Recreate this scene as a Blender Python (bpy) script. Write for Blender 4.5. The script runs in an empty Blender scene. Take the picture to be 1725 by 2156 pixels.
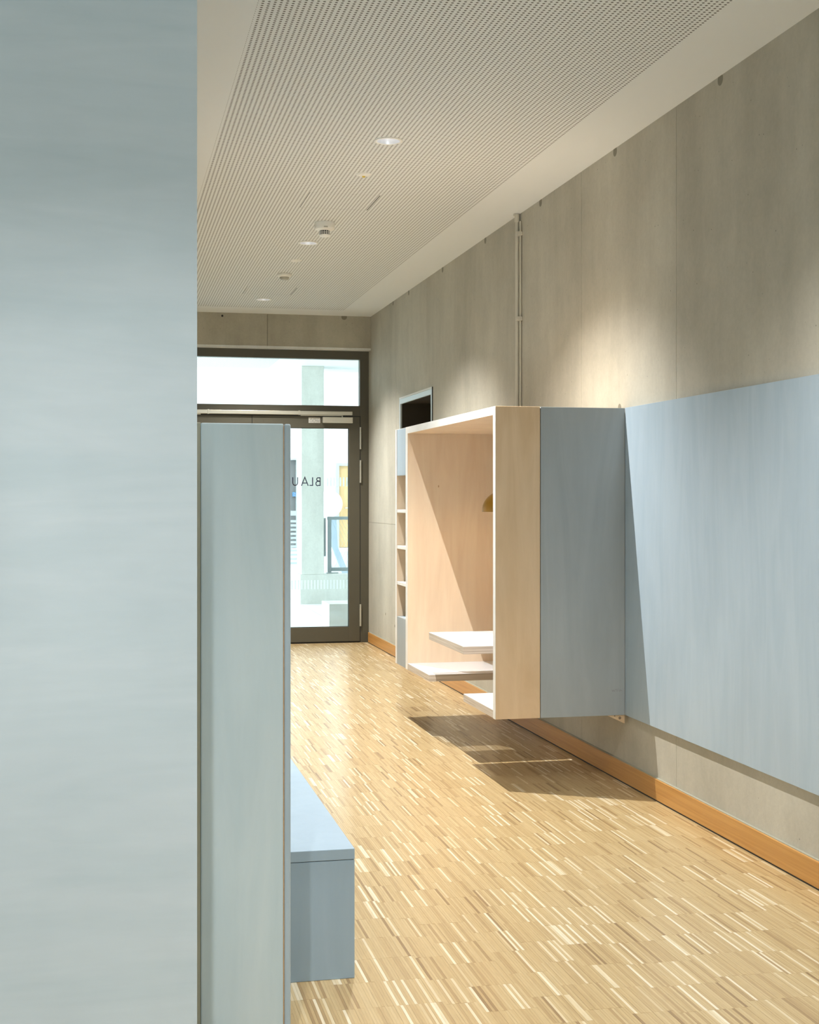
import bpy, bmesh, math, random
from mathutils import Vector, Matrix
random.seed(7)
S = bpy.context.scene
COL = S.collection

# ---------------------------------------------------------------- camera
F_PX, W_PX, H_PX = 2900.0, 1725.0, 2156.0
cam_d = bpy.data.cameras.new('camera')
cam = bpy.data.objects.new('camera', cam_d); COL.objects.link(cam)
cam_d.sensor_fit = 'AUTO'; cam_d.sensor_width = 36.0
cam_d.lens = F_PX / H_PX * 36.0
cam_d.shift_y = -28.0 / H_PX
cam_d.clip_start = 0.05; cam_d.clip_end = 200
cam.location = (0, 0, 1.35)
cam.rotation_euler = (math.pi / 2, 0, -math.atan(637.5 / F_PX))
S.camera = cam

# ---------------------------------------------------------------- world, exposure
S.view_settings.view_transform = 'Standard'
S.view_settings.look = 'None'
S.view_settings.gamma = 1.0
S.view_settings.use_curve_mapping = False
S.view_settings.exposure = 0.24
world = bpy.data.worlds.new('world'); S.world = world
world.use_nodes = True
wn = world.node_tree.nodes; wl = world.node_tree.links
bg = wn['Background']
tc = wn.new('ShaderNodeTexCoord'); sp = wn.new('ShaderNodeSeparateXYZ')
rp = wn.new('ShaderNodeValToRGB')
rp.color_ramp.elements[0].color = (0.90, 0.95, 1.0, 1); rp.color_ramp.elements[1].color = (0.50, 0.70, 1.0, 1)
wl.new(tc.outputs['Generated'], sp.inputs[0]); wl.new(sp.outputs['Z'], rp.inputs[0])
wl.new(rp.outputs[0], bg.inputs['Color']); bg.inputs['Strength'].default_value = 2.0


def area(name, loc, rot, sx, sy, power, col):
    d = bpy.data.lights.new(name, 'AREA'); d.shape = 'RECTANGLE'; d.size = sx; d.size_y = sy
    d.energy = power; d.color = col
    o = bpy.data.objects.new(name, d); COL.objects.link(o); o.location = loc; o.rotation_euler = rot
    return o


P2 = math.pi / 2
# added fill for the camera room, behind an unseen left window, shining +X
area('room_fill_light', (-3.85, 0.3, 1.7), (0, -P2, 0), 2.2, 4.2, 30, (0.78, 0.92, 1.0))
# added fill behind an invented back window, brightens faces toward the camera, shining +Y
area('back_fill_light', (.6, -4.35, 1.7), (P2, 0, 0), 3.0, 1.6, 75, (0.82, 0.92, 1.0))
# added lobby light behind an unseen window on the left, shining +X
area('lobby_fill_light', (-2.6, 16.5, 1.7), (0, -P2, 0), 2.6, 6.5, 430, (0.93, 0.98, 0.97))
# added lobby light, hung unseen over the stair void
area('stair_void_fill_light', (3.2, 20.2, 6.6), (0, 0, 0), 5.5, 3.2, 390, (0.93, 0.98, 0.97))
SPOT_W = 410.0
SPOT_COL = (1.0, 0.985, 0.96)


# ---------------------------------------------------------------- node helpers
def mat(name, base=(.5, .5, .5), rough=.5, metal=0.0, spec=.5):
    m = bpy.data.materials.new(name); m.use_nodes = True
    b = m.node_tree.nodes['Principled BSDF']
    b.inputs['Base Color'].default_value = (*base, 1); b.inputs['Roughness'].default_value = rough
    b.inputs['Metallic'].default_value = metal; b.inputs['Specular IOR Level'].default_value = spec
    return m


def N(m, t, **kw):
    n = m.node_tree.nodes.new(t)
    for k, v in kw.items(): setattr(n, k, v)
    return n


def L(m, a, b): m.node_tree.links.new(a, b)


def coord(m, scale=(1, 1, 1), kind='Object'):
    t = N(m, 'ShaderNodeTexCoord'); mp = N(m, 'ShaderNodeMapping')
    mp.inputs['Scale'].default_value = scale
    L(m, t.outputs[kind], mp.inputs[0]); return mp.outputs[0]


def noise(m, vec, scale, detail=4, rough=.55, dist=0.0):
    n = N(m, 'ShaderNodeTexNoise'); n.inputs['Scale'].default_value = scale
    n.inputs['Detail'].default_value = detail; n.inputs['Roughness'].default_value = rough
    n.inputs['Distortion'].default_value = dist
    L(m, vec, n.inputs['Vector']); return n.outputs['Fac']


def ramp(m, fac, stops):
    r = N(m, 'ShaderNodeValToRGB'); e = r.color_ramp.elements
    while len(e) < len(stops): e.new(.5)
    for i, (p, c) in enumerate(stops):
        e[i].position = p; e[i].color = (*c, 1) if len(c) == 3 else c
    L(m, fac, r.inputs[0]); return r.outputs[0]


def mix(m, fac, a, b, mode='MIX'):
    n = N(m, 'ShaderNodeMix', data_type='RGBA', blend_type=mode)
    if isinstance(fac, (int, float)): n.inputs[0].default_value = fac
    else: L(m, fac, n.inputs[0])
    for s, v in ((n.inputs[6], a), (n.inputs[7], b)):
        if isinstance(v, tuple): s.default_value = (*v, 1)
        else: L(m, v, s)
    return n.outputs[2]


def bump(m, h, strength=.2, dist=.002):
    b = N(m, 'ShaderNodeBump'); b.inputs['Strength'].default_value = strength
    b.inputs['Distance'].default_value = dist
    L(m, h, b.inputs['Height']); L(m, b.outputs[0], m.node_tree.nodes['Principled BSDF'].inputs['Normal'])


def base(m, c): L(m, c, m.node_tree.nodes['Principled BSDF'].inputs['Base Color'])


def G(v): return (v, v, v)


def concrete(name, c0, c1, pits=True):
    m = mat(name, c0, .72, spec=.3)
    v = coord(m)
    big = noise(m, coord(m, (1, 1, .35)), 1.6, 6, .6)
    fine = noise(m, v, 55, 5, .65)
    streak = noise(m, coord(m, (5, 5, .5)), 1.2, 3, .6)
    c = mix(m, ramp(m, big, [(.36, G(0)), (.62, G(1))]), tuple(x * .93 for x in c0), tuple(x * 1.03 for x in c1))
    c = mix(m, .5, c, ramp(m, noise(m, v, 4.5, 5, .6, .4), [(.38, G(.86)), (.6, G(1))]), 'MULTIPLY')
    c = mix(m, .16, c, ramp(m, streak, [(.3, tuple(x * .82 for x in c0)), (.7, tuple(min(1, x * 1.12) for x in c1))]))
    c = mix(m, .35, c, ramp(m, fine, [(.3, G(.78)), (.65, G(1.0))]), 'MULTIPLY')
    h = fine
    if pits:
        vo = N(m, 'ShaderNodeTexVoronoi'); vo.inputs['Scale'].default_value = 26
        L(m, v, vo.inputs['Vector'])
        sel = noise(m, v, 7, 2)
        pit = ramp(m, vo.outputs['Distance'], [(.04, G(1)), (.09, G(0))])
        pm = mix(m, 1.0, pit, ramp(m, sel, [(.52, G(0)), (.60, G(1))]), 'MULTIPLY')
        c = mix(m, pm, c, tuple(x * .35 for x in c0))
    base(m, c); bump(m, h, .25, .002)
    return m


def plywood(name, c0, c1, axis='z', rough=.42, knots=True, flecks=(.35, .25, .15)):
    m = mat(name, c0, rough, spec=.35)
    sc = {'z': (5, 5, .7), 'x': (.7, 5, 5), 'y': (5, .7, 5)}[axis]
    g = noise(m, coord(m, sc), 1.6, 5, .55, 1.6)
    g2 = noise(m, coord(m, tuple(s * 6 for s in sc)), 2.0, 3, .6)
    bigs = noise(m, coord(m, (2, 2, 1.2)), 1.3, 3, .5, .6)
    c = mix(m, ramp(m, g, [(.32, G(0)), (.68, G(1))]), c0, c1)
    c = mix(m, .10, c, ramp(m, g2, [(.3, G(.75)), (.7, G(1))]), 'MULTIPLY')
    c = mix(m, .35, c, ramp(m, bigs, [(.35, G(.84)), (.65, G(1))]), 'MULTIPLY')
    if knots:
        vo = N(m, 'ShaderNodeTexVoronoi'); vo.inputs['Scale'].default_value = 5.5
        L(m, coord(m, (1.7, 1.7, .8)), vo.inputs['Vector'])
        k = ramp(m, vo.outputs['Distance'], [(.015, G(1)), (.045, G(0))])
        c = mix(m, k, c, tuple(a * b * 1.6 for a, b in zip(c0, flecks)))
    base(m, c); bump(m, g2, .08, .001)
    return m


M = {}
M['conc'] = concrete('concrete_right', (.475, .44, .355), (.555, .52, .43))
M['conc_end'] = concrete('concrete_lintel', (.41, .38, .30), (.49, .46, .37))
M['conc_lobby'] = concrete('concrete_lobby', (.68, .69, .65), (.76, .765, .73))
M['joint'] = mat('joint_shadow_gap', (.22, .20, .16), .9)
M['plaster'] = mat('white_plaster', (.79, .81, .80), .85, spec=.2)
v = coord(M['plaster']); bump(M['plaster'], noise(M['plaster'], v, 160, 3), .06, .001)
M['lobby_white'] = mat('lobby_white_paint', (.86, .88, .88), .8, spec=.2)
v = coord(M['lobby_white']); bump(M['lobby_white'], noise(M['lobby_white'], v, 120, 3), .05, .001)

# perforated acoustic board: shaded holes painted as dark dots, 20 mm hole grid, 9 mm holes, in object metres
m = M['perf'] = mat('perforated_plasterboard', (.79, .81, .80), .85, spec=.2)
t = N(m, 'ShaderNodeTexCoord'); sx = N(m, 'ShaderNodeSeparateXYZ'); L(m, t.outputs['Object'], sx.inputs[0])


def cell(axis):
    a = N(m, 'ShaderNodeMath', operation='DIVIDE'); L(m, sx.outputs[axis], a.inputs[0]); a.inputs[1].default_value = .0205
    b = N(m, 'ShaderNodeMath', operation='FRACT'); L(m, a.outputs[0], b.inputs[0])
    c = N(m, 'ShaderNodeMath', operation='SUBTRACT'); L(m, b.outputs[0], c.inputs[0]); c.inputs[1].default_value = .5
    d = N(m, 'ShaderNodeMath', operation='MULTIPLY'); L(m, c.outputs[0], d.inputs[0]); L(m, c.outputs[0], d.inputs[1])
    return d.outputs[0]


ad = N(m, 'ShaderNodeMath', operation='ADD'); L(m, cell('X'), ad.inputs[0]); L(m, cell('Y'), ad.inputs[1])
lt = N(m, 'ShaderNodeMath', operation='LESS_THAN'); L(m, ad.outputs[0], lt.inputs[0]); lt.inputs[1].default_value = .25 ** 2
base(m, mix(m, lt.outputs[0], (.79, .81, .80), (.16, .15, .13)))

# wood floor lamellas: colour per lamella from a mesh attribute
m = M['parquet'] = mat('oak_lamella_parquet', (.6, .42, .2), .42, spec=.4)
at = N(m, 'ShaderNodeAttribute', attribute_name='tone')
tone = ramp(m, at.outputs['Fac'], [(0, (.28, .17, .070)), (.12, (.40, .262, .115)), (.45, (.515, .365, .175)),
                                   (.80, (.575, .425, .22)), (.88, (.70, .57, .36)), (1, (.80, .70, .52))])
gr = noise(m, coord(m, (220, 14, 40)), 1.0, 4, .6)
c = mix(m, .35, tone, ramp(m, gr, [(.3, G(.62)), (.65, G(1))]), 'MULTIPLY')
base(m, c); bump(m, gr, .05, .0005)
b = m.node_tree.nodes['Principled BSDF']
b.inputs['Coat Weight'].default_value = .38; b.inputs['Coat Roughness'].default_value = .17
M['subfloor'] = mat('oak_subfloor', (.50, .35, .16), .5)
v = coord(M['subfloor'], (60, 5, 1))
base(M['subfloor'], ramp(M['subfloor'], noise(M['subfloor'], v, 1.5, 4), [(.3, (.36, .23, .10)), (.7, (.62, .45, .22))]))

M['ply'] = plywood('birch_plywood_natural', (.66, .46, .27), (.76, .56, .36))
M['ply_in'] = plywood('birch_plywood_inner', (.78, .61, .44), (.84, .69, .51))
M['ply_edge'] = mat('plywood_edge', (.78, .72, .62), .45)
v = coord(M['ply_edge'], (5, 5, 12))
base(M['ply_edge'], ramp(M['ply_edge'], noise(M['ply_edge'], v, 1.0, 2), [(.35, (.82, .79, .73)), (.6, (.88, .86, .82))]))
m = M['ply_lay'] = mat('plywood_layers', (.6, .5, .4), .5)
v = coord(m, (3, 3, 240))
base(m, ramp(m, noise(m, v, 1.0, 3), [(.3, (.44, .35, .26)), (.5, (.62, .53, .44)), (.7, (.72, .64, .55))]))
M['blue'] = plywood('blue_stain_shaded', (.345, .375, .385), (.39, .42, .43), knots=False, rough=.45)  # one blue stain, darker greyer copy for faces in shade
M['blue_lit'] = plywood('blue_stain_lit', (.39, .485, .56), (.435, .525, .595), knots=False, rough=.45)  # same blue stain, paler copy for faces in the light
M['pale'] = plywood('pale_grey_blue_stain', (.52, .63, .68), (.585, .68, .72), knots=True, rough=.45, flecks=(.5, .5, .45))
M['pale_wall'] = plywood('pale_blue_lazured_wall', (.47, .55, .60), (.52, .59, .64), axis='x', knots=False, rough=.6)
M['filler'] = mat('olive_grey_filler', (.38, .37, .29), .6)
M['bench'] = plywood('bench_blue_stain', (.37, .48, .58), (.40, .51, .61), knots=False, rough=.4)
M['laminate'] = mat('white_laminate', (.78, .82, .88), .28)
v = coord(M['laminate']); bump(M['laminate'], noise(M['laminate'], v, 300, 2), .02, .0005)
M['frame'] = mat('umber_powder_coat', (.085, .076, .052), .42, .0, .45)
v = coord(M['frame']); bump(M['frame'], noise(M['frame'], v, 500, 2), .03, .0003)
M['gasket'] = mat('black_gasket', (.012, .011, .010), .6)
M['alu'] = mat('champagne_aluminium', (.62, .59, .50), .32, .65)
M['steel'] = mat('steel_frame_grey', (.55, .61, .62), .4, .25)
M['steel_dark'] = mat('dark_steel', (.16, .17, .17), .5, .5)
M['reflector'] = mat('satin_reflector', (.80, .81, .84), .38, .9)
M['white'] = mat('white_plastic', (.86, .85, .80), .4)
M['grey_lens'] = mat('grey_lens', (.45, .44, .38), .4)
M['slot'] = mat('dark_slot', (.02, .02, .02), .7)
M['yellow'] = mat('amber_lens', (.75, .55, .08), .3)
M['dark_room'] = mat('unlit_interior_shade', (.035, .026, .014), .8)  # near-black colour stands in for shade inside the unlit room
M['mustard'] = mat('mustard_enamel', (.42, .215, .010), .33)
M['cord'] = mat('textile_cord', (.08, .07, .05), .8)
M['navy'] = mat('navy_film', (.010, .018, .10), .5)
m = M['frost'] = mat('white_film', (.90, .94, .95), .6)
tl = N(m, 'ShaderNodeBsdfTranslucent'); tl.inputs[0].default_value = (.95, .97, .97, 1)
mx = N(m, 'ShaderNodeMixShader'); mx.inputs[0].default_value = .8
L(m, m.node_tree.nodes['Principled BSDF'].outputs[0], mx.inputs[1]); L(m, tl.outputs[0], mx.inputs[2])
L(m, mx.outputs[0], [n for n in m.node_tree.nodes if n.type == 'OUTPUT_MATERIAL'][0].inputs[0])
M['sign_blue'] = mat('blue_sign', (.10, .28, .52), .5)
M['rail'] = mat('grey_railing_paint', (.36, .41, .42), .5, .1)
M['sticker'] = mat('sticker_paper', (.62, .60, .54), .6)
m = M['base'] = mat('oak_baseboard', (.56, .27, .06), .38)
v = coord(m, (9, .9, 60))
base(m, ramp(m, noise(m, v, 1.5, 5, .6, .5), [(.3, (.47, .215, .045)), (.7, (.62, .32, .09))]))
m = M['lobby_door'] = plywood('oak_door', (.62, .42, .20), (.72, .52, .28), knots=False)
M['pipe'] = mat('painted_conduit', (.58, .55, .46), .45, 0)
m = M['glass'] = bpy.data.materials.new('clear_glass'); m.use_nodes = True
for n in list(m.node_tree.nodes):
    if n.type == 'BSDF_PRINCIPLED': m.node_tree.nodes.remove(n)
out = [n for n in m.node_tree.nodes if n.type == 'OUTPUT_MATERIAL'][0]
tr = N(m, 'ShaderNodeBsdfTransparent'); tr.inputs[0].default_value = (.93, .97, .96, 1)
gl = N(m, 'ShaderNodeBsdfGlossy'); gl.inputs['Roughness'].default_value = .02
fr = N(m, 'ShaderNodeFresnel'); fr.inputs[0].default_value = 1.35
ms = N(m, 'ShaderNodeMixShader'); L(m, fr.outputs[0], ms.inputs[0]); L(m, tr.outputs[0], ms.inputs[1]); L(m, gl.outputs[0], ms.inputs[2])
L(m, ms.outputs[0], out.inputs[0])


def emit(name, col, s):
    m = mat(name, (1, 1, 1), .4)
    b = m.node_tree.nodes['Principled BSDF']
    b.inputs['Emission Color'].default_value = (*col, 1); b.inputs['Emission Strength'].default_value = s
    return m


M['lamp_on'] = emit('lit_diffuser', (1, .98, .95), 5.0)
M['tie'] = mat('tie_hole_shade', (.24, .22, .165), .85)  # dark colour stands in for shade inside the tie holes
M['pencil'] = mat('faint_pencil', (.22, .19, .18), .8)
M['bulb'] = emit('lit_bulb', (1, .72, .4), 6.0)
M['globe'] = emit('lit_opal_globe', (1, .99, .97), 2.2)

# ---------------------------------------------------------------- mesh helpers


def link(name, bm, m, parent=None, smooth=False):
    me = bpy.data.meshes.new(name)
    bmesh.ops.recalc_face_normals(bm, faces=bm.faces)
    bm.to_mesh(me); bm.free()
    if isinstance(m, (list, tuple)):
        for x in m: me.materials.append(M[x])
    else: me.materials.append(M[m])
    if smooth:
        for p in me.polygons: p.use_smooth = True
    o = bpy.data.objects.new(name, me); COL.objects.link(o)
    if parent is not None:
        o.parent = parent
        o.matrix_parent_inverse = Matrix.Translation(parent_world(parent)).inverted()
    return o


def parent_world(p):
    v = Vector(p.location)
    # children are all built in world coordinates with an inverse, so only Empties carry a location
    return v


def box(bm, x0, x1, y0, y1, z0, z1, bevel=0.0, mi=0):
    r = bmesh.ops.create_cube(bm, size=1.0)
    vs = r['verts']
    for v in vs:
        v.co = Vector(((x0 + x1) / 2 + v.co.x * (x1 - x0), (y0 + y1) / 2 + v.co.y * (y1 - y0), (z0 + z1) / 2 + v.co.z * (z1 - z0)))
    fs = {f for v in vs for f in v.link_faces}
    for f in fs: f.material_index = mi
    if bevel > 0:
        es = list({e for v in vs for e in v.link_edges})
        bmesh.ops.bevel(bm, geom=es, offset=bevel, segments=2, affect='EDGES', profile=.5)
    return bm


def B(name, m, parent, *dims, bevel=.0015):
    bm = bmesh.new(); box(bm, *dims, bevel=bevel)
    return link(name, bm, m, parent)


def lathe(bm, prof, cx, cy, cz, seg=40, mi=0):
    rings = []
    for r, z in prof:
        if r < 1e-6: rings.append([bm.verts.new((cx, cy, cz + z))])
        else: rings.append([bm.verts.new((cx + r * math.cos(2 * math.pi * k / seg), cy + r * math.sin(2 * math.pi * k / seg), cz + z)) for k in range(seg)])
    for a, b in zip(rings, rings[1:]):
        for k in range(seg):
            k2 = (k + 1) % seg
            vs = [a[k % len(a)], a[k2 % len(a)], b[k2 % len(b)], b[k % len(b)]]
            u = []
            for q in vs:
                if q not in u: u.append(q)
            if len(u) >= 3:
                try: bm.faces.new(u).material_index = mi
                except ValueError: pass
    return bm


def tube(bm, p0, p1, r, seg=14):
    p0, p1 = Vector(p0), Vector(p1); d = (p1 - p0)
    q = d.to_track_quat('Z', 'Y').to_matrix().to_4x4()
    bmesh.ops.create_cone(bm, cap_ends=True, segments=seg, radius1=r, radius2=r, depth=d.length,
                          matrix=Matrix.Translation((p0 + p1) / 2) @ q)
    return bm


def prism(bm, pts, axis, a0, a1):
    """extrude 2-D polygon; axis 'y': pts are (x,z); axis 'x': pts are (y,z); axis 'z': (x,y)"""
    def co(p, a): return {'y': (p[0], a, p[1]), 'x': (a, p[0], p[1]), 'z': (p[0], p[1], a)}[axis]
    A = [bm.verts.new(co(p, a0)) for p in pts]; Bv = [bm.verts.new(co(p, a1)) for p in pts]
    bm.faces.new(A); bm.faces.new(Bv[::-1])
    n = len(pts)
    for i in range(n): bm.faces.new([A[i], Bv[i], Bv[(i + 1) % n], A[(i + 1) % n]])
    return bm


def empty(name, loc):
    o = bpy.data.objects.new(name, None); o.empty_display_size = .1; COL.objects.link(o); o.location = loc
    return o


def tag(o, label=None, cat=None, group=None, kind=None):
    if label: o['label'] = label
    if cat: o['category'] = cat
    if group: o['group'] = group
    if kind: o['kind'] = kind
    return o


def structure(o, label, cat):
    return tag(o, label, cat, kind='structure')


XR = 2.41      # right concrete wall
CZ = 3.05      # ceiling
YE = 12.65     # face of end lintel

# ================================================================= FLOOR
floor = B('floor', 'subfloor', None, -3.6, 2.62, -4.1, 12.86, -.20, -.004, bevel=0)
structure(floor, 'warm oak industrial parquet floor of narrow upright lamellas running to the glass door', 'floor')
verts, faces, tones = [], [], []
LW, LL = .0082, .19
x = -1.0
col = 0
while x < 2.40:
    n = random.choice((10, 14, 18, 26))
    off = random.choice((0, 0, 0, .02, -.02, .05, .095))
    for k in range(n):
        if x >= 2.402: break
        x1 = min(x + LW, 2.402)
        y = (2.45 if x > -.02 else 2.45) + off - LL
        yend = 12.74 if x >= .17 else 2.86
        while y < yend:
            y0, y1 = max(y, 2.4), min(y + LL, yend)
            y += LL
            if y1 - y0 < .01: continue
            z = random.uniform(-.0003, .0003)
            g = .00015
            i = len(verts)
            verts += [(x + g, y0 + g, z), (x1 - g, y0 + g, z), (x1 - g, y1 - g, z), (x + g, y1 - g, z),
                      (x + g, y0 + g, -.004), (x1 - g, y0 + g, -.004), (x1 - g, y1 - g, -.004), (x + g, y1 - g, -.004)]
            faces += [(i, i + 1, i + 2, i + 3), (i, i + 4, i + 5, i + 1), (i + 1, i + 5, i + 6, i + 2), (i + 2, i + 6, i + 7, i + 3), (i + 3, i + 7, i + 4, i)]
            r = random.random()
            tn = random.gauss(.5, .14) if r < .84 else (random.uniform(.86, 1.0) if r < .93 else random.uniform(0, .2))
            tones += [min(1, max(0, tn))] * 5
        x += LW
me = bpy.data.meshes.new('parquet_lamella'); me.from_pydata(verts, [], faces)
at = me.attributes.new('tone', 'FLOAT', 'FACE'); at.data.foreach_set('value', tones)
me.materials.append(M['parquet'])
o = bpy.data.objects.new('parquet_lamella', me); COL.objects.link(o); o.parent = floor; o['kind'] = 'stuff'

# ================================================================= CEILING
DL = [(1.306, 6.41), (1.306, 9.08), (1.306, 11.73), (1.306, 3.74), (0.0, 1.60)]
PX0, PX1, PY1 = .505, 2.09, 12.27
ceil = empty('ceiling', (1.3, 7, CZ)); structure(ceil, 'white suspended plaster ceiling with a perforated acoustic field', 'ceiling')
bm = bmesh.new()
box(bm, PX1, 2.62, 2.0, 12.86, CZ, CZ + .04); box(bm, .0, PX0, 2.9, 12.86, CZ, CZ + .04)
box(bm, PX0, PX1, PY1, 12.86, CZ, CZ + .04)
link('border', bm, 'plaster', ceil)
bm = bmesh.new()
HR = .062
bw = .12


def rect(x0, y0, x1, y1):
    if x1 - x0 < 1e-5 or y1 - y0 < 1e-5: return
    bm.faces.new([bm.verts.new(p) for p in ((x0, y0, CZ), (x1, y0, CZ), (x1, y1, CZ), (x0, y1, CZ))])


PANELS = [(1.10, 1.50, 7.58, 7.985), (1.10, 1.50, 11.04, 11.445)]


def holecell(cx, cy, x0, x1, y0, y1):
    n = 32; ring, outer = [], []
    for k in range(n):
        a = 2 * math.pi * k / n; c, s = math.cos(a), math.sin(a)
        ring.append(bm.verts.new((cx + HR * c, cy + HR * s, CZ)))
        tt = min(((x1 - cx) if c > 0 else (x0 - cx)) / c if abs(c) > 1e-9 else 9, ((y1 - cy) if s > 0 else (y0 - cy)) / s if abs(s) > 1e-9 else 9)
        outer.append(bm.verts.new((cx + tt * c, cy + tt * s, CZ)))
    for k in range(n):
        k2 = (k + 1) % n
        bm.faces.new([ring[k], ring[k2], outer[k2], outer[k]])
        if abs(outer[k].co.x - outer[k2].co.x) > 1e-6 and abs(outer[k].co.y - outer[k2].co.y) > 1e-6:
            cxx = x1 if (outer[k].co.x + outer[k2].co.x) / 2 > cx else x0
            cyy = y1 if (outer[k].co.y + outer[k2].co.y) / 2 > cy else y0
            bm.faces.new([outer[k], outer[k2], bm.verts.new((cxx, cyy, CZ))])


GP = .003
events = sorted([(cy - bw, cy + bw, 'h', cx, cy) for cx, cy in DL if cy > 2] + [(p[2], p[3], 'p', p, 0) for p in PANELS])
y = 2.0
for y0, y1, k, a, b_ in events:
    rect(PX0, y, PX1, y0)
    if k == 'h':
        rect(PX0, y0, a - bw, y1); rect(a + bw, y0, PX1, y1); holecell(a, b_, a - bw, a + bw, y0, y1)
    else:
        rect(PX0, y0, a[0], y1); rect(a[1], y0, PX1, y1)
    y = y1
rect(PX0, y, PX1, PY1)
for f in bm.faces:
    if f.normal.z > 0: f.normal_flip()
me = bpy.data.meshes.new('perforated_field'); bm.to_mesh(me); bm.free(); me.materials.append(M['perf'])
o = bpy.data.objects.new('perforated_field', me); COL.objects.link(o); o.parent = ceil; o.matrix_parent_inverse = Matrix.Translation(ceil.location).inverted()
for p in PANELS:
    o = B('access_panel', 'perf', ceil, p[0] + .003, p[1] - .0055, p[2] + .003, p[3] - .003, CZ - .0002, CZ + .004, bevel=.0)
    o['label'] = 'square perforated access panel with a fine open joint'
# sheet closing the plenum, coloured black so open joints read as shade
B('plenum', 'slot', ceil, -.0, 2.62, 2.0, 12.86, CZ + .20, CZ + .26, bevel=0)
# ceiling of the room round the camera
bm = bmesh.new()
box(bm, -3.6, 2.62, -4.1, 1.55, CZ, CZ + .05); box(bm, -3.6, -.05, 1.55, 1.65, CZ, CZ + .05)
box(bm, .05, 2.62, 1.55, 1.65, CZ, CZ + .05); box(bm, -3.6, 2.62, 1.65, 2.0, CZ, CZ + .05); box(bm, -3.6, PX0, 2.0, 2.9, CZ, CZ + .05)
link('border', bm, 'plaster', ceil)

# ================================================================= RIGHT WALL of cast panels
wr = B('wall_right', 'joint', None, XR + .010, 2.62, -4.1, 10.14, -.02, 3.4, bevel=0)
structure(wr, 'fair-faced cast concrete wall with vertical formwork joints on the right', 'wall')
bm = bmesh.new(); box(bm, XR + .010, 2.62, 11.35, 12.86, -.02, 3.4); box(bm, XR + .010, 2.62, 10.14, 11.35, 2.19, 3.4)
link('wall_core', bm, 'joint', wr)
JY = [-4.1, -1.9, -.66, .58, 1.83, 3.08, 4.33, 5.58, 6.80, 7.955, 9.175, 10.34, 11.50, 12.86]
g = .0012
for a, b_ in zip(JY, JY[1:]):
    segs = [(a, b_, -.01, 3.08)]
    if b_ > 10.14 and a < 11.35:
        segs = []
        if a < 10.14: segs.append((a, 10.14, -.01, 3.08)); segs.append((10.14 - .0, b_, 2.19, 3.08))
        elif b_ > 11.35: segs.append((11.35, b_, -.01, 3.08)); segs.append((a, 11.35, 2.19, 3.08))
        else: segs.append((a, b_, 2.19, 3.08))
    if a > 11.4: segs = [(a, b_, -.01, 1.128), (a, b_, 1.13, 3.08)]
    for y0, y1, z0, z1 in segs:
        ga = g if y0 == a else 0; gb = g if y1 == b_ else 0
        B('concrete_panel', 'conc', wr, XR, XR + .011, y0 + ga, y1 - gb, z0, z1, bevel=.0006 if z1 > 3 else 0)
# tie holes: flat dark discs, recess shade in their colour, half covered by the ceiling, one above the booth
for (y, z, r) in [(6.314, 3.035, .024), (7.49, 3.035, .024), (8.66, 3.035, .024), (9.83, 3.035, .024), (10.99, 3.035, .024), (11.62, 3.035, .02),
                  (5.14, 3.035, .024), (6.254, 1.787, .02), (11.95, .33, .012), (11.55, .26, .012)]:
    bm = bmesh.new()
    n = 20
    pts = [(y + r * math.cos(2 * math.pi * k / n), z + r * math.sin(2 * math.pi * k / n)) for k in range(n)]
    pts = [(a, min(c, CZ + .004)) for a, c in pts]
    prism(bm, pts, 'x', XR - .0006, XR + .002)
    r2 = r * .72
    link('tie_hole', bm, 'tie', wr)
# reveal of doorway
wf = empty('door_2', (XR, 10.74, 0)); structure(wf, 'open doorway with a pale steel frame in the concrete wall, above the booth', 'doorway')
bm = bmesh.new()
y0, y1, zt = 10.15, 11.34, 2.185
fw = .042
for d in ((XR - .005, XR + .010, y0, y0 + fw, 0, zt), (XR - .005, XR + .010, y1 - fw, y1, 0, zt), (XR - .005, XR + .010, y0 + fw, y1 - fw, zt - fw, zt)):
    box(bm, *d, bevel=.002)
link('door_frame', bm, 'steel', wf)
bm = bmesh.new()
box(bm, XR + .010, XR + 1.6, y0 - .005, y0 + .03, 0, 2.3); box(bm, XR + .010, XR + 1.6, y1 - .03, y1 + .005, 0, 2.3)
box(bm, XR + 1.57, XR + 1.6, y0, y1, 0, 2.5); box(bm, XR + .010, XR + 1.6, y0, y1, 2.15, 2.185); box(bm, XR + .010, XR + 1.6, y0, y1, -.03, 0)
link('room_lining', bm, 'dark_room', wf)
B('shaded_return', 'gasket', wf, XR - .006, XR + .02, y0 - .012, y0, 0, zt + .012, bevel=0)  # black strip standing in for the shadow along the frame's outer return
B('mortar_bead', 'plaster', wf, XR - .006, XR, y0, y1, zt, zt + .014, bevel=0)

# skirting
bb = B('baseboard_right', 'base', None, 2.393, XR, -4.0, 12.70, .006, .098, bevel=.002)
structure(bb, 'orange-brown oak skirting board along the concrete wall', 'skirting')
B('shadow_gap', 'gasket', bb, 2.3945, XR, -4.0, 12.70, -.003, .006, bevel=0)
B('upper_rebate', 'filler', bb, 2.400, XR, -4.0, 12.70, .098, .101, bevel=0)

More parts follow.
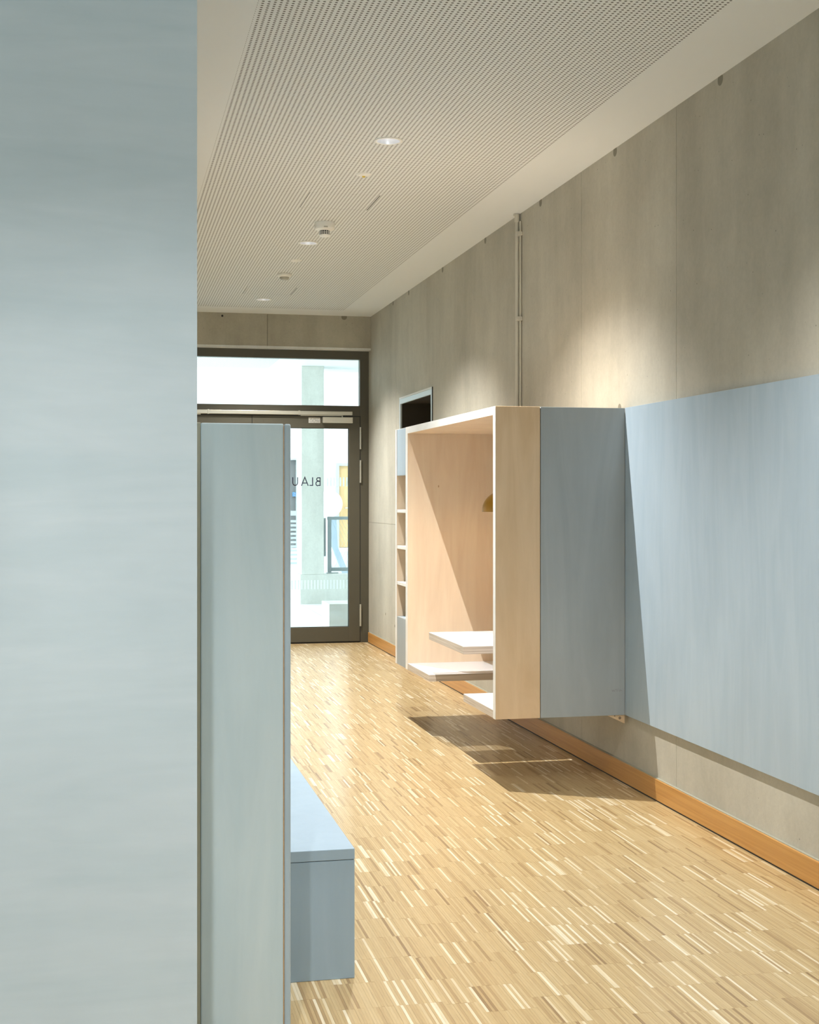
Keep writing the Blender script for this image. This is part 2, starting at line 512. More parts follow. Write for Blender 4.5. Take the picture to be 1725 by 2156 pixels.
# ================================================================= END WALL
wfz = 2.752
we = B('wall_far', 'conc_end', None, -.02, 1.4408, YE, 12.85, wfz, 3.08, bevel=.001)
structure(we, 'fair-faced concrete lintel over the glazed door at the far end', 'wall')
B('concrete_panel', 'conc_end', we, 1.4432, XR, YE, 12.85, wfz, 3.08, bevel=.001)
B('drip_edge', 'conc_lobby', we, 0.0, XR, YE - .003, 12.75, wfz - .016, wfz + .003, bevel=.001)
for (x, z, r) in [(2.158, 3.04, .026), (1.03, 3.02, .010)]:
    bm = bmesh.new(); n = 20
    pts = [(x + r * math.cos(2 * math.pi * k / n), min(CZ + .003, z + r * math.sin(2 * math.pi * k / n))) for k in range(n)]
    prism(bm, pts, 'y', YE - .0008, YE + .002); link('tie_hole', bm, 'tie' if r > .02 else 'slot', we)

# ================================================================= LEFT WALL
bm = bmesh.new(); prism(bm, [(-3.7, 2.87), (.182, 2.87), (.182, 12.80), (-.12, 12.80), (-.12, 3.1), (-3.7, 3.1)], 'z', -.02, 3.4)
wl_ = link('wall_left', bm, 'pale_wall')
structure(wl_, 'smooth pale blue-grey wall end rising to the ceiling at the left', 'wall')
# room round the camera
bm = bmesh.new()
box(bm, -3.7, -1.0, -4.2, -4.1, -.02, 3.4); box(bm, 2.2, 2.62, -4.2, -4.1, -.02, 3.4); box(bm, -1.0, 2.2, -4.2, -4.1, -.02, .85); box(bm, -1.0, 2.2, -4.2, -4.1, 2.55, 3.4)
rb = link('wall_back', bm, 'plaster'); structure(rb, 'white plaster wall behind the camera', 'wall')
bm = bmesh.new()
box(bm, -3.7, -3.6, -4.1, -1.8, -.02, 3.4); box(bm, -3.7, -3.6, 2.4, 2.87, -.02, 3.4); box(bm, -3.7, -3.6, -1.8, 2.4, -.02, .6); box(bm, -3.7, -3.6, -1.8, 2.4, 2.8, 3.4)
o = link('wall_side', bm, 'plaster'); structure(o, 'white plaster wall with an added wide window, left of the camera', 'wall')
w3 = empty('fill_window_3', (.6, -4.15, .85)); structure(w3, 'added window behind the camera, letting fill light in', 'window')  # invented opening that carries the back fill
bm = bmesh.new()
for d in ((-1.0, 2.2, -4.18, -4.12, .85, .91), (-1.0, 2.2, -4.18, -4.12, 2.49, 2.55), (-1.0, -.94, -4.18, -4.12, .85, 2.55), (2.14, 2.2, -4.18, -4.12, .85, 2.55), (.57, .63, -4.18, -4.12, .85, 2.55)): box(bm, *d)
link('window_frame', bm, 'frame', w3)
B('pane', 'glass', w3, -1.0, 2.2, -4.155, -4.145, .85, 2.55, bevel=0)
w1 = empty('fill_window_1', (-3.65, .3, .6)); structure(w1, 'added wide window left of the camera, letting fill light in', 'window')  # unseen window added to carry the room fill
bm = bmesh.new()
for d in ((-3.68, -3.62, -1.8, 2.4, .6, .66), (-3.68, -3.62, -1.8, 2.4, 2.74, 2.8), (-3.68, -3.62, -1.8, -1.74, .6, 2.8), (-3.68, -3.62, 2.34, 2.4, .6, 2.8), (-3.68, -3.62, .27, .33, .6, 2.8)): box(bm, *d)
link('window_frame', bm, 'frame', w1)
B('pane', 'glass', w1, -3.655, -3.645, -1.8, 2.4, .6, 2.8, bevel=0)

# ================================================================= GLASS DOOR
YF = 12.75   # front face of frame
d1 = empty('door_1', (1.31, YF, 0)); structure(d1, 'dark umber metal double door with clear glass and transom light, at the corridor end', 'door')
bm = bmesh.new()
FX0, FX1 = .205, 2.41
box(bm, 2.325, FX1, YF, YF + .08, 0, 2.745, bevel=.0015); box(bm, FX0, .285, YF, YF + .08, 0, 2.745, bevel=.0015)
box(bm, .285, 2.325, YF, YF + .08, 2.657, 2.745, bevel=.0015); box(bm, .285, 2.325, YF, YF + .08, 2.126, 2.222, bevel=.0015)
link('door_frame', bm, 'frame', d1)
B('transom_seal', 'gasket', d1, .283, 2.327, YF + .030, YF + .036, 2.215, 2.222, bevel=0)
B('transom_pane', 'glass', d1, .285, 2.325, YF + .04, YF + .046, 2.222, 2.657, bevel=0)


def leaf(x0, x1, name_side):
    """x0..x1 outer leaf"""
    z0, z1 = .012, 2.119
    ix0, ix1 = (x0 + .10, x1 - .104)
    bm = bmesh.new()
    box(bm, x0, ix0, YF - .002, YF + .062, z0, z1, bevel=.0015); box(bm, ix1, x1, YF - .002, YF + .062, z0, z1, bevel=.0015)
    box(bm, ix0, ix1, YF - .002, YF + .062, 2.010, z1, bevel=.0015); box(bm, ix0, ix1, YF - .002, YF + .062, z0, .148, bevel=.0015)
    lf = link('door_leaf', bm, 'frame', d1)
    B('pane', 'glass', lf, ix0, ix1, YF + .028, YF + .034, .148, 2.010, bevel=0)
    bm = bmesh.new()
    box(bm, ix1 - .004, ix1, YF + .018, YF + .028, .148, 2.010); box(bm, ix0, ix0 + .004, YF + .018, YF + .028, .148, 2.010)
    box(bm, ix0, ix1, YF + .018, YF + .028, 2.006, 2.010); box(bm, ix0, ix1, YF + .018, YF + .028, .148, .152)
    link('glazing_seal', bm, 'gasket', lf)
    return lf, ix0, ix1


lfR, rx0, rx1 = leaf(1.315, 2.3245, 'r')
lfL, lx0, lx1 = leaf(.2855, 1.309, 'l')
# the dark joint around leaves
bm = bmesh.new(); box(bm, 2.3245, 2.331, YF - .001, YF + .03, .0, 2.126); box(bm, .285, 2.331, YF - .001, YF + .03, 2.119, 2.126)
box(bm, 1.309, 1.315, YF + .002, YF + .05, .01, 2.119); box(bm, .285, 2.3245, YF + .01, YF + .06, -.002, .012)
link('leaf_joint', bm, 'gasket', d1)
# hinges
for z0, z1 in ((1.815, 2.022), (1.500, 1.712), (.153, .358)):
    bm = bmesh.new()
    tube(bm, (2.329, YF - .012, z0), (2.329, YF - .012, z1), .0085, 12)
    for zz in (z0 + .05, z1 - .05): tube(bm, (2.329, YF - .012, zz - .002), (2.329, YF - .012, zz + .002), .0098, 12)
    link('hinge', bm, 'alu', lfR, smooth=False)
# closer
bm = bmesh.new(); box(bm, 1.965, 2.248, YF - .055, YF - .002, 2.056, 2.111, bevel=.002); link('door_closer', bm, 'alu', lfR)
bm = bmesh.new(); tube(bm, (2.152, YF - .03, 2.108), (2.152, YF - .03, 2.132), .006)
link('closer_spindle', bm, 'alu', lfR)
bm = bmesh.new(); box(bm, .35, 2.248, YF - .038, YF - .001, 2.131, 2.165, bevel=.002)
rail = link('closer_rail', bm, 'alu', d1)
for xx in (.908, 1.747): B('rail_clip', 'alu', rail, xx - .007, xx + .007, YF - .042, YF - .001, 2.128, 2.1685, bevel=.001)
bm = bmesh.new(); box(bm, 1.76, 2.15, YF - .030, YF - .014, 2.122, 2.130, bevel=.001); box(bm, .46, .84, YF - .030, YF - .014, 2.122, 2.130, bevel=.001)
link('closer_arm', bm, 'alu', rail)
st = B('rating_label', 'sticker', lfR, 1.838, 1.948, YF - .0035, YF - .002, 2.057, 2.108, bevel=0)
bm = bmesh.new()
random.seed(3)
for r in range(7):
    zz = 2.099 - r * .0062; x = 1.842
    while x < 1.940:
        w = random.uniform(.004, .014)
        if random.random() < (.75 if x > 1.88 else .45) and x + w < 1.944: box(bm, x, x + w, YF - .0040, YF - .0035, zz - .0014, zz + .0010)
        x += w + .003
link('label_print', bm, 'steel_dark', lfR)
# lever handle near meeting stile (hidden behind the cupboard from here)
bm = bmesh.new(); tube(bm, (1.355, YF - .05, 1.05), (1.355, YF, 1.05), .009); tube(bm, (1.355, YF - .05, 1.05), (1.475, YF - .05, 1.05), .009)
link('door_handle', bm, 'alu', lfR)

# lettering: the word reads BLAU from the lobby, so it stands mirrored here
YG = YF + .0345


def stroke(bm, pts, w):
    pts = [Vector((p[0], 0, p[1])) for p in pts]
    n = len(pts); closed = (pts[0] - pts[-1]).length < 1e-6
    Lf, Rt = [], []
    for i, p in enumerate(pts):
        if closed and i in (0, n - 1): a, b = pts[-2], pts[1]
        else: a, b = pts[max(0, i - 1)], pts[min(n - 1, i + 1)]
        d1_ = (p - a).normalized() if (p - a).length > 1e-9 else (b - p).normalized()
        d2_ = (b - p).normalized() if (b - p).length > 1e-9 else d1_
        t_ = (d1_ + d2_).normalized(); nn = Vector((-t_.z, 0, t_.x)); k = 1 / max(.35, nn.dot(Vector((-d1_.z, 0, d1_.x))))
        Lf.append(p + nn * w / 2 * k); Rt.append(p - nn * w / 2 * k)
    for yy in (YG, YG + .0008):
        A = [bm.verts.new((q.x, yy, q.z)) for q in Lf]; C = [bm.verts.new((q.x, yy, q.z)) for q in Rt]
        for i in range(n - 1): bm.faces.new([A[i], A[i + 1], C[i + 1], C[i]])


def letter(ch, xr, z0, h):
    """xr = the side the letter starts from when read in the lobby (our right)"""
    bm = bmesh.new(); w = .0088
    def P(x, z): return (xr - x * h, z0 + z * h)   # mirrored in X
    hw = w / h / 2
    if ch == 'B':
        def arc(x, z, rx, rz):
            return [P(x + rx * math.sin(a), z + rz * math.cos(a)) for a in [math.pi * k / 12 for k in range(13)]]
        stroke(bm, [P(hw, .5), P(hw, 1 - hw)] + [P(.22, 1 - hw)] + arc(.26, .765, .20, .235 - hw)[1:] + [P(hw, .53)], w)
        stroke(bm, [P(hw, .53)] + arc(.30, .265, .25, .265 - 0)[0:-1] + [P(.30, hw), P(hw, hw), P(hw, .53)], w)
    if ch == 'L': stroke(bm, [P(hw, 1), P(hw, hw), P(.42, hw)], w)
    if ch == 'A':
        stroke(bm, [P(.02, 0), P(.42, 1), P(.82, 0)], w); stroke(bm, [P(.17, .33), P(.67, .33)], w)
    if ch == 'U':
        stroke(bm, [P(hw, 1), P(hw, .36)] + [P(.34 - (.34 - hw) * math.cos(a), .36 - (.36 - hw) * math.sin(a)) for a in [math.pi * k / 14 for k in range(1, 14)]] + [P(.68 - hw, .36), P(.68 - hw, 1)], w)
    o = link('letter', bm, 'navy', lfR); o['label'] = 'dark navy letter ' + ch + ', mirrored from this side'


H_ = .0805
letter('B', 1.957, 1.470, H_); letter('L', 1.886, 1.470, H_); letter('A', 1.842, 1.470, H_); letter('U', 1.745, 1.470, H_)
PIT = .0305
x = 2.2135; k = 0
while x > rx0 + .01:
    if x > 2.0 or x < 1.60:
        B('frosted_bar', 'frost', lfR, x - .0135, x, YG, YG + .0006, 1.466, 1.551, bevel=0)
    B('frosted_bar', 'frost', lfR, x - .0135, x, YG, YG + .0006, .503, .588, bevel=0)
    x -= PIT
x = lx1 - .008
while x > lx0 + .01:
    for z0, z1 in ((1.466, 1.551), (.503, .588)): B('frosted_bar', 'frost', lfL, x - .0135, x, YG, YG + .0006, z0, z1, bevel=0)
    x -= PIT

# ================================================================= DOWNLIGHTS
DLAB = ['largest recessed round downlight with bright silver reflector, nearest over the booth',
        'second recessed round downlight, beyond the slotted smoke detector',
        'farthest recessed round downlight, close to the concrete lintel',
        'recessed round downlight above the near end of the bench', 'recessed round downlight above the camera']
for i, (cx, cy) in enumerate(DL):
    t = empty('downlight', (cx, cy, CZ)); tag(t, DLAB[i], 'ceiling light', 'recessed downlights in the corridor ceiling')
    bm = bmesh.new(); lathe(bm, [(.0540, .0), (.0545, -.004), (.0600, -.0055), (.0680, -.003), (.0685, .0002), (.0540, .0002)], cx, cy, CZ)
    link('trim_ring', bm, 'white', t, smooth=True)
    bm = bmesh.new(); lathe(bm, [(.0541, -.002), (.050, .02), (.044, .044), (.0438, .048)], cx, cy, CZ)
    link('reflector', bm, 'reflector', t, smooth=True)
    bm = bmesh.new(); lathe(bm, [(.0435, .046), (.0, .0465)], cx, cy, CZ)
    link('diffuser', bm, 'lamp_on', t)
    ld = bpy.data.lights.new('downlight_lamp', 'SPOT'); ld.energy = SPOT_W; ld.color = SPOT_COL
    ld.spot_size = math.radians(116); ld.spot_blend = 1.0
    if i >= 3: ld.energy = SPOT_W * (.62, .62)[i - 3]
    if i == 4: ld.spot_size = math.radians(104); ld.shadow_soft_size = .018
    lo = bpy.data.objects.new('downlight_lamp', ld); COL.objects.link(lo); lo.parent = t; lo.location = (0, 0, .004)

# emergency lights
for i, (cx, cy, lab) in enumerate([(1.315, 7.10, 'flat white round emergency light with an amber lens, before the nearer access panel'),
                                   (1.320, 9.77, 'small flat white round emergency light between the second downlight and the motion sensor')]):
    t = empty('emergency_light', (cx, cy, CZ)); tag(t, lab, 'ceiling light', 'flat emergency lights in the ceiling')
    bm = bmesh.new(); lathe(bm, [(0, -.011), (.012, -.011), (.030, -.008), (.040, -.003), (.041, .0)], cx, cy, CZ); link('housing', bm, 'white', t, smooth=True)
    bm = bmesh.new(); lathe(bm, [(0, -.018), (.006, -.017), (.009, -.012), (.009, -.009)], cx, cy, CZ, 16); link('lens', bm, 'yellow' if i == 0 else 'white', t, smooth=True)

# smoke detector
cx, cy = 1.311, 8.40
t = empty('smoke_detector', (cx, cy, CZ)); tag(t, 'white round smoke detector with a black slotted cage, hanging from the perforated ceiling', 'smoke detector')
bm = bmesh.new(); lathe(bm, [(.060, 0), (.062, -.004), (.062, -.034), (.058, -.042), (.036, -.050), (0, -.050)], cx, cy, CZ); link('housing', bm, 'white', t, smooth=False)
bm = bmesh.new(); lathe(bm, [(.030, -.050), (.030, -.074), (0, -.074)], cx, cy, CZ, 28); link('sensor_core', bm, 'slot', t)
bm = bmesh.new(); lathe(bm, [(0, -.074), (.034, -.074), (.034, -.080), (.026, -.086), (0, -.087)], cx, cy, CZ, 32)
for z in (-.058, -.066): lathe(bm, [(.030, z), (.0335, z), (.0335, z - .002), (.030, z - .002)], cx, cy, CZ, 32)
for k in range(14):
    a = 2 * math.pi * k / 14; px, py = cx + .032 * math.cos(a), cy + .032 * math.sin(a)
    tube(bm, (px, py, CZ - .050), (px, py, CZ - .076), .0019, 6)
link('cage', bm, 'white', t)
bm = bmesh.new(); box(bm, cx - .014, cx + .010, cy - .0625, cy - .0600, CZ - .039, CZ - .031); link('indicator_window', bm, 'grey_lens', t)

# motion sensor
cx, cy = 1.313, 10.38
t = empty('motion_sensor', (cx, cy, CZ)); tag(t, 'white round motion sensor with a grey dome lens, before the farther access panel', 'sensor')
bm = bmesh.new(); lathe(bm, [(.050, 0), (.053, -.006), (.053, -.016), (.044, -.024), (.036, -.024)], cx, cy, CZ); link('housing', bm, 'white', t, smooth=True)
bm = bmesh.new(); lathe(bm, [(.037, -.020), (.036, -.034), (.028, -.045), (.012, -.048), (0, -.048)], cx, cy, CZ, 20); link('dome_lens', bm, 'grey_lens', t)

# ================================================================= CONDUIT
t = empty('conduit', (2.395, 7.88, 1.78)); tag(t, 'slim painted vertical conduit clipped to the concrete wall above the booth', 'pipe')
bm = bmesh.new(); tube(bm, (2.394, 7.895, 1.781), (2.394, 7.895, 3.02), .0115); link('pipe', bm, 'pipe', t, smooth=False)
bm = bmesh.new(); tube(bm, (2.402, 7.855, 1.781), (2.402, 7.855, 3.0), .0055); link('cable', bm, 'pipe', t)
for z in (2.925, 2.42):
    bm = bmesh.new(); box(bm, 2.378, XR, 7.838, 7.882, z - .012, z + .012, bevel=.002); link('clip', bm, 'pipe', t)
bm = bmesh.new(); tube(bm, (2.394, 7.895, 3.0), (2.394, 7.895, 3.048), .016); tube(bm, (2.390, 7.895, 3.04), (2.390, 7.895, 3.0495), .019); link('end_cap', bm, 'pipe', t)

# ================================================================= BOOTH
X0, XB = 1.757, 2.3915
YN, YO = 6.137, 8.084
Z0, Z1 = .328, 1.779
TH = .039
bt = empty('seating_booth', (2.0, 7.1, Z0)); tag(bt, 'wall-hung natural plywood seating booth with grey-blue outer flank, open to the corridor', 'booth')
B('side_panel', 'ply', bt, X0, 1.9725, YN, YN + TH, Z0, Z1)['label'] = 'natural plywood strip of the near flank'
B('side_panel', 'blue', bt, 1.9755, XB, YN - .0005, YN + TH, Z0, Z1 - .001)['label'] = 'blue stained part of the near flank, in its shaded tone'
B('side_panel', 'ply_in', bt, X0, XB, YO - TH, YO, Z0, Z1)['label'] = 'natural plywood far flank seen from inside'
B('top_board', 'ply_in', bt, X0 + .0003, XB, YN + TH, YO - TH, Z1 - TH, Z1)
B('back_panel', 'ply_in', bt, XB - .018, XB, YN + TH, YO - TH, Z0, Z1 - TH)
# front board edges, light grazing them is put into the pale colour
B('edge_strip', 'ply_edge', bt, X0 - .0012, X0, YN + .0005, YN + TH, Z0, Z1, bevel=0)
B('edge_strip', 'ply_edge', bt, X0 - .0012, X0, YN + TH, YO - TH, Z1 - TH, Z1, bevel=0)
B('edge_strip', 'ply_edge', bt, X0 - .0012, X0, YO - TH, YO, Z0, Z1, bevel=0)
for (ya, yb, lab) in ((YN + TH, 6.725, 'near seat board'), (7.487, YO - TH, 'far seat board under the downlit flank')):
    s = B('seat', 'ply_lay', bt, X0, XB - .018, ya, yb, Z0, .365); s['label'] = lab
    B('laminate_top', 'laminate', s, X0 + .0003, XB - .018, ya + .0003, yb - .0003, .365, .3665, bevel=.0003)
tb = B('table_top', 'ply_lay', bt, X0, XB - .018, 6.725, 7.487, .565, .603)
B('laminate_top', 'laminate', tb, X0 + .0003, XB - .018, 6.7253, 7.4867, .603, .6045, bevel=.0003)
bm = bmesh.new(); prism(bm, [(2.305, Z0), (2.392, Z0), (2.392, .287)], 'y', YN + .006, YN + .024)
br = link('corner_bracket', bm, 'ply', bt)
for (xx, zz, r) in ((2.368, .314, .006), (2.342, .3245, .003)):
    bm = bmesh.new(); lathe(bm, [(r, 0), (r * .5, .001)], 0, 0, 0, 14)
    for v_ in bm.verts: v_.co = Vector((xx + v_.co.x, YN + .005 - v_.co.z * .2, zz + v_.co.y))
    link('screw_hole', bm, 'slot', br)  # dark ring for a screw hole, its shade put into the colour

bm = bmesh.new()
for pts in ([(2.326, .449), (2.330, .441), (2.334, .449), (2.338, .440), (2.343, .451)], [(2.347, .440), (2.351, .447), (2.348, .452), (2.345, .446)],
            [(2.354, .440), (2.358, .456)], [(2.361, .446), (2.365, .440), (2.369, .447), (2.364, .450)], [(2.371, .448), (2.377, .441)]):
    for a, b_ in zip(pts, pts[1:]): tube(bm, (a[0], YN - .0007, a[1]), (b_[0], YN - .0007, b_[1]), .0005, 4)
o = link('pencil_mark', bm, 'pencil', bt); o['label'] = 'faint reddish pencil scribble low on the grey-blue flank'

# pendant
px_, py_ = 2.072, 7.10
t = empty('pendant_lamp', (px_, py_, Z1 - TH)); tag(t, 'mustard-yellow half-dome pendant lamp hanging inside the booth', 'lamp')
R = .112; zb = 1.280
bm = bmesh.new()
prof = [(R * math.cos(a), R * math.sin(a)) for a in [math.pi / 2 * k / 14 for k in range(15)]]
prof2 = [((R - .003) * math.cos(a), (R - .003) * math.sin(a)) for a in [math.pi / 2 * k / 14 for k in range(14, -1, -1)]]
lathe(bm, prof + prof2 + [prof[0]], px_, py_, zb, 44); link('lamp_shade', bm, 'mustard', t, smooth=True)
bm = bmesh.new(); tube(bm, (px_, py_, zb + R - .002), (px_, py_, Z1 - TH), .003, 8); link('cord', bm, 'cord', t)
bm = bmesh.new(); lathe(bm, [(0, -.02), (.03, -.018), (.034, 0)], px_, py_, Z1 - TH, 24); link('ceiling_rose', bm, 'mustard', t, smooth=True)
bm = bmesh.new(); lathe(bm, [(.012, .08), (.022, .055), (.022, .03), (0, .012)], px_, py_, zb, 16); link('bulb', bm, 'bulb', t, smooth=True)
ld = bpy.data.lights.new('pendant_light', 'POINT'); ld.energy = 4.5; ld.color = (1.0, .68, .34); ld.shadow_soft_size = .02
lo = bpy.data.objects.new('pendant_light', ld); COL.objects.link(lo); lo.location = (px_, py_, zb + .006)

# ================================================================= SHELF UNIT
ya, yb = 8.0845, 8.394
su = empty('shelf_unit', (2.0, 8.24, Z0)); tag(su, 'narrow wall-hung open shelf unit with grey-blue fronts at the far end of the booth', 'shelf')
B('side_panel', 'ply_in', su, X0, XB, yb - .036, yb, Z0, Z1)
B('side_panel', 'ply_in', su, X0, XB, ya, ya + .012, Z0, Z1)
B('edge_strip', 'ply_edge', su, X0 - .0012, X0, yb - .036, yb, Z0, Z1, bevel=0)
B('edge_strip', 'ply_edge', su, X0 - .0012, X0, ya, ya + .012, Z0, Z1, bevel=0)
B('top_board', 'ply_in', su, X0 + .002, XB, ya + .012, yb - .036, Z1 - .019, Z1)
B('back_panel', 'ply', su, XB - .012, XB, ya + .012, yb - .036, Z0, Z1 - .019)
B('base_board', 'ply_in', su, X0 + .004, XB - .012, ya + .012, yb - .036, Z0, Z0 + .019)
o = B('front_panel', 'blue_lit', su, X0 + .001, X0 + .019, ya + .013, yb - .037, 1.492, Z1 - .001); o['label'] = 'upper blue front in the lit tone'
o = B('front_panel', 'blue', su, X0 + .001, X0 + .019, ya + .013, yb - .037, Z0, .623); o['label'] = 'lower blue front in the shaded tone'
for z in (1.283, 1.060, .838): B('shelf', 'ply_edge', su, X0 + .001, XB - .012, ya + .012, yb - .036, z - .019, z)
B('shelf', 'ply_edge', su, X0 + .019, XB - .012, ya + .012, yb - .036, 1.492, 1.511)
B('shelf', 'blue_lit', su, X0 + .019, XB - .012, ya + .012, yb - .036, .604, .623)

# ================================================================= WALL BOARD
wb = B('wall_board', 'blue_lit', None, 2.3915, XR, 1.9, YN - .001, Z0, Z1, bevel=.001)
tag(wb, 'flat blue stained plywood board in the lit tone, mounted on the concrete wall beside the booth', 'wall board')

# ================================================================= CUPBOARD (left)
cb = empty('cupboard', (.32, 3.55, 0)); tag(cb, 'pale grey-blue stained plywood cupboard flank behind the left wall end', 'cupboard')
Ya, Yb, zc = 3.35, 3.80, 1.533
B('side_panel', 'pale', cb, .2215, .4215, Ya, Ya + .018, 0, zc, bevel=.003)
B('front_board', 'blue_lit', cb, .4235, .4390, Ya - .002, Yb, 0, zc - .0005, bevel=.004)
B('filler_strip', 'filler', cb, .184, .2215, Ya + .004, Yb, 0, zc + .001, bevel=.002)
B('top_board', 'pale', cb, .2215, .4235, Ya + .018, Yb, zc - .02, zc - .001, bevel=.001)
B('back_flank', 'pale', cb, .2215, .4235, Yb - .018, Yb, 0, zc - .02, bevel=.001)
B('inner_joint', 'base', cb, .4215, .4235, Ya + .003, Ya + .02, 0, zc - .003, bevel=0)

# ================================================================= BENCH (left)
bn = empty('bench', (.43, 5.0, 0)); tag(bn, 'low box bench with a light blue top against the left wall', 'bench')
B('bench_top', 'bench', bn, .184, .682, 3.82, 6.60, .335, .366, bevel=.002)
B('bench_body', 'bench', bn, .184, .682, 3.8215, 6.598, 0.0, .3335, bevel=.002)
B('joint', 'gasket', bn, .19, .679, 3.824, 6.59, .3330, .3355, bevel=0)

# ================================================================= LOBBY beyond the door
lf = B('floor_lobby', 'lobby_white', None, -2.4, 7.5, 12.86, 18.3, -.2, .0, bevel=0); structure(lf, 'pale polished lobby floor beyond the glass door', 'floor')
bm = bmesh.new(); box(bm, 2.417, 2.423, 12.86, 17.5, -.001, .0006); link('floor_joint', bm, 'grey_lens', lf)
lc = B('ceiling_lobby', 'plaster', None, -2.4, 7.5, 12.86, 18.3, CZ, CZ + .1, bevel=0); structure(lc, 'white lobby ceiling beyond the glass door', 'ceiling')
B('perforated_field', 'perf', lc, .3, 2.05, 13.2, 17.9, CZ - .001, CZ, bevel=0)
o = B('wall_lobby_back', 'lobby_white', None, -2.4, 7.5, 22.0, 22.2, -2, 6.8, bevel=0); structure(o, 'white rear wall of the lobby', 'wall')
o = B('wall_lobby_right', 'lobby_white', None, 7.5, 7.6, 12.86, 22.2, -2, 6.8, bevel=0); structure(o, 'white side wall of the lobby', 'wall')
o = B('wall_lobby_front', 'lobby_white', None, 2.62, 7.5, 12.80, 12.86, 0, 3.15, bevel=0); structure(o, 'white wall beside the glass door on the lobby side', 'wall')
bm = bmesh.new(); box(bm, -2.5, -2.4, 12.86, 13.2, -.2, 3.15); box(bm, -2.5, -2.4, 19.8, 22.2, -2, 6.8); box(bm, -2.5, -2.4, 13.2, 19.8, -2, .3); box(bm, -2.5, -2.4, 13.2, 19.8, 3.05, 6.8)
o = link('wall_lobby_left', bm, 'lobby_white'); structure(o, 'white lobby wall with an added tall window', 'wall')
o = B('floor_landing', 'lobby_white', None, 2.9, 7.5, 20.4, 22.0, .36, .56, bevel=0); structure(o, 'white landing behind the stair void', 'floor')
o = B('floor_lower', 'lobby_white', None, -2.4, 7.5, 18.3, 22.0, -2.0, -1.9, bevel=0); structure(o, 'floor at the foot of the stair void', 'floor')
o = B('lobby_column', 'conc_lobby', None, 2.432, 2.722, 17.5, 17.92, .38, CZ, bevel=.004); tag(o, 'tall square pale concrete column beyond the glass door', 'column')
bm = bmesh.new(); box(bm, 2.42, 7.495, 17.501, 17.72, 0, .379); box(bm, 2.42, 2.62, 17.72, 20.25, 0, .379)
o = link('lobby_parapet', bm, 'conc_lobby'); tag(o, 'low pale concrete parapet carrying the column beyond the glass door', 'parapet')
# oak door in the rear wall
t = empty('lobby_door', (4.1, 22, .56)); tag(t, 'oak door with pale blue-grey frame in the far lobby wall', 'door')
B('door_leaf', 'lobby_door', t, 3.66, 4.56, 21.955, 21.99, .565, 1.88)
bm = bmesh.new(); box(bm, 3.612, 3.66, 21.93, 22.0, .56, 1.925); box(bm, 4.56, 4.608, 21.93, 22.0, .56, 1.925); box(bm, 3.66, 4.56, 21.93, 22.0, 1.88, 1.925); link('door_frame', bm, 'steel', t)
bm = bmesh.new(); tube(bm, (3.76, 21.95, 1.20), (3.76, 21.91, 1.20), .010); tube(bm, (3.76, 21.91, 1.20), (3.88, 21.91, 1.20), .010); link('door_handle', bm, 'alu', t)
t = empty('lobby_door', (2.5, 22, .56)); tag(t, 'half-hidden white door with a small blue number sign, left of the column', 'door')
bm = bmesh.new(); box(bm, 2.2, 2.96, 21.96, 22.0, .56, 1.97); link('door_leaf', bm, 'frost', t)
bm = bmesh.new(); box(bm, 2.96, 2.985, 21.92, 22.0, .56, 2.0); box(bm, 2.2, 2.96, 21.92, 22.0, 1.97, 2.0); link('door_frame', bm, 'steel', t)
s = B('number_sign', 'sign_blue', t, 2.905, 2.965, 21.945, 21.958, 1.385, 1.455, bevel=0)
bm = bmesh.new()
for d in ((2.925, 2.945, 1.441, 1.447), (2.941, 2.946, 1.424, 1.444), (2.925, 2.945, 1.420, 1.426), (2.925, 2.930, 1.400, 1.422), (2.925, 2.945, 1.395, 1.401)): box(bm, d[0], d[1], 21.942, 21.945, d[2], d[3])
link('numeral', bm, 'frost', s)
# globe
t = empty('globe_pendant', (2.964, 18.6, 1.28)); tag(t, 'glowing white opal globe pendant beside the concrete column', 'lamp')
bm = bmesh.new(); bmesh.ops.create_uvsphere(bm, u_segments=40, v_segments=24, radius=.182, matrix=Matrix.Translation((2.964, 18.6, 1.279))); link('globe', bm, 'globe', t, smooth=True)
bm = bmesh.new(); tube(bm, (2.964, 18.6, 1.45), (2.964, 18.6, 6.80), .006, 8); link('cord', bm, 'white', t)
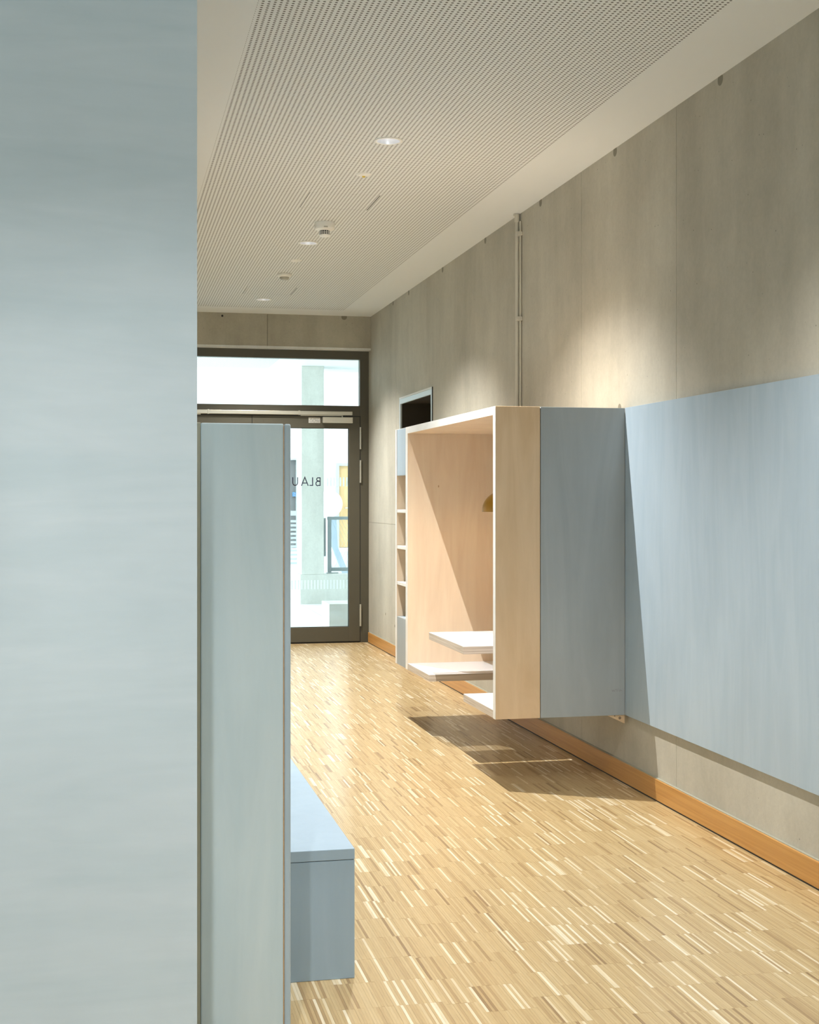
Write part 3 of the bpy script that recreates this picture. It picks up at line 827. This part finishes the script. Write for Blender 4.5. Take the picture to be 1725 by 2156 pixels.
# railing on the parapet
t = empty('railing', (3.6, 17.70, .38)); tag(t, 'grey steel railing with wire mesh infill on the concrete parapet', 'railing')
bm = bmesh.new(); box(bm, 2.80, 5.6, 17.69, 17.73, 1.076, 1.118); link('top_rail', bm, 'rail', t)
bm = bmesh.new(); box(bm, 2.85, 5.6, 17.695, 17.725, .409, .455); link('bottom_rail', bm, 'rail', t)
for xx in (2.805, 4.2, 5.55): B('post', 'rail', t, xx, xx + .045, 17.69, 17.73, .379, 1.08)
B('end_post', 'rail', t, 2.757, 2.785, 17.74, 17.77, .60, 1.10)
B('foot_plate', 'steel', t, 2.79, 2.94, 17.68, 17.74, .379, .392)
bm = bmesh.new()
x = 2.85; h = .62
while x < 5.5:
    for sgn in (1, -1):
        xa, xb = (x, x + .30) if sgn == 1 else (x + .30, x)
        tube(bm, (xa, 17.71, .455), (xb, 17.71, 1.076), .0012, 4)
    x += .045
o = link('wire_mesh', bm, 'steel', t); o['kind'] = 'stuff'
o = B('ceiling_void', 'lobby_white', None, 2.6, 3.3, 18.3, 22.0, 6.8, 6.9, bevel=0); structure(o, 'white beam spanning the stair void high above', 'beam')
# stair stringer in the void
bm = bmesh.new(); prism(bm, [(3.24, 1.06), (3.33, 1.06), (3.35, .645), (3.49, .30), (3.55, .15), (3.46, .15), (3.40, .30), (3.26, .645)], 'y', 20.2, 20.26)
o = link('stair_stringer', bm, 'blue_lit'); tag(o, 'pale blue sloping stair stringer seen through the railing mesh', 'stair')
# slatted balustrade further left
t = empty('slatted_balustrade', (2.8, 20.3, .4)); tag(t, 'pale slatted balustrade left of the concrete column', 'railing')
bm = bmesh.new(); box(bm, 2.55, 2.84, 20.28, 20.32, 1.10, 1.17); link('top_rail', bm, 'steel', t)
z = .38
while z < 1.05:
    B('slat', 'steel', t, 2.55, 2.84, 20.29, 20.31, z, z + .032); z += .062
for xx in (2.55, 2.81): B('post', 'steel', t, xx, xx + .03, 20.315, 20.345, .36, 1.10)
# small plywood block on the lobby floor
o = B('plywood_block', 'ply_edge', None, 2.24, 2.75, 14.05, 14.55, 0, .262, bevel=.003); tag(o, 'low light plywood block on the lobby floor behind the glass door', 'box')
# added lobby window, unseen, admitting the lobby fill
w2 = empty('fill_window_2', (-2.45, 16.5, .3)); structure(w2, 'added tall lobby window out of view', 'window')
bm = bmesh.new()
for y in (13.2, 15.35, 17.5, 19.74): box(bm, -2.48, -2.42, y, y + .06, .3, 3.05)
box(bm, -2.48, -2.42, 13.2, 19.8, .3, .36); box(bm, -2.48, -2.42, 13.2, 19.8, 2.99, 3.05); link('window_frame', bm, 'frame', w2)
B('pane', 'glass', w2, -2.455, -2.445, 13.2, 19.8, .3, 3.05, bevel=0)
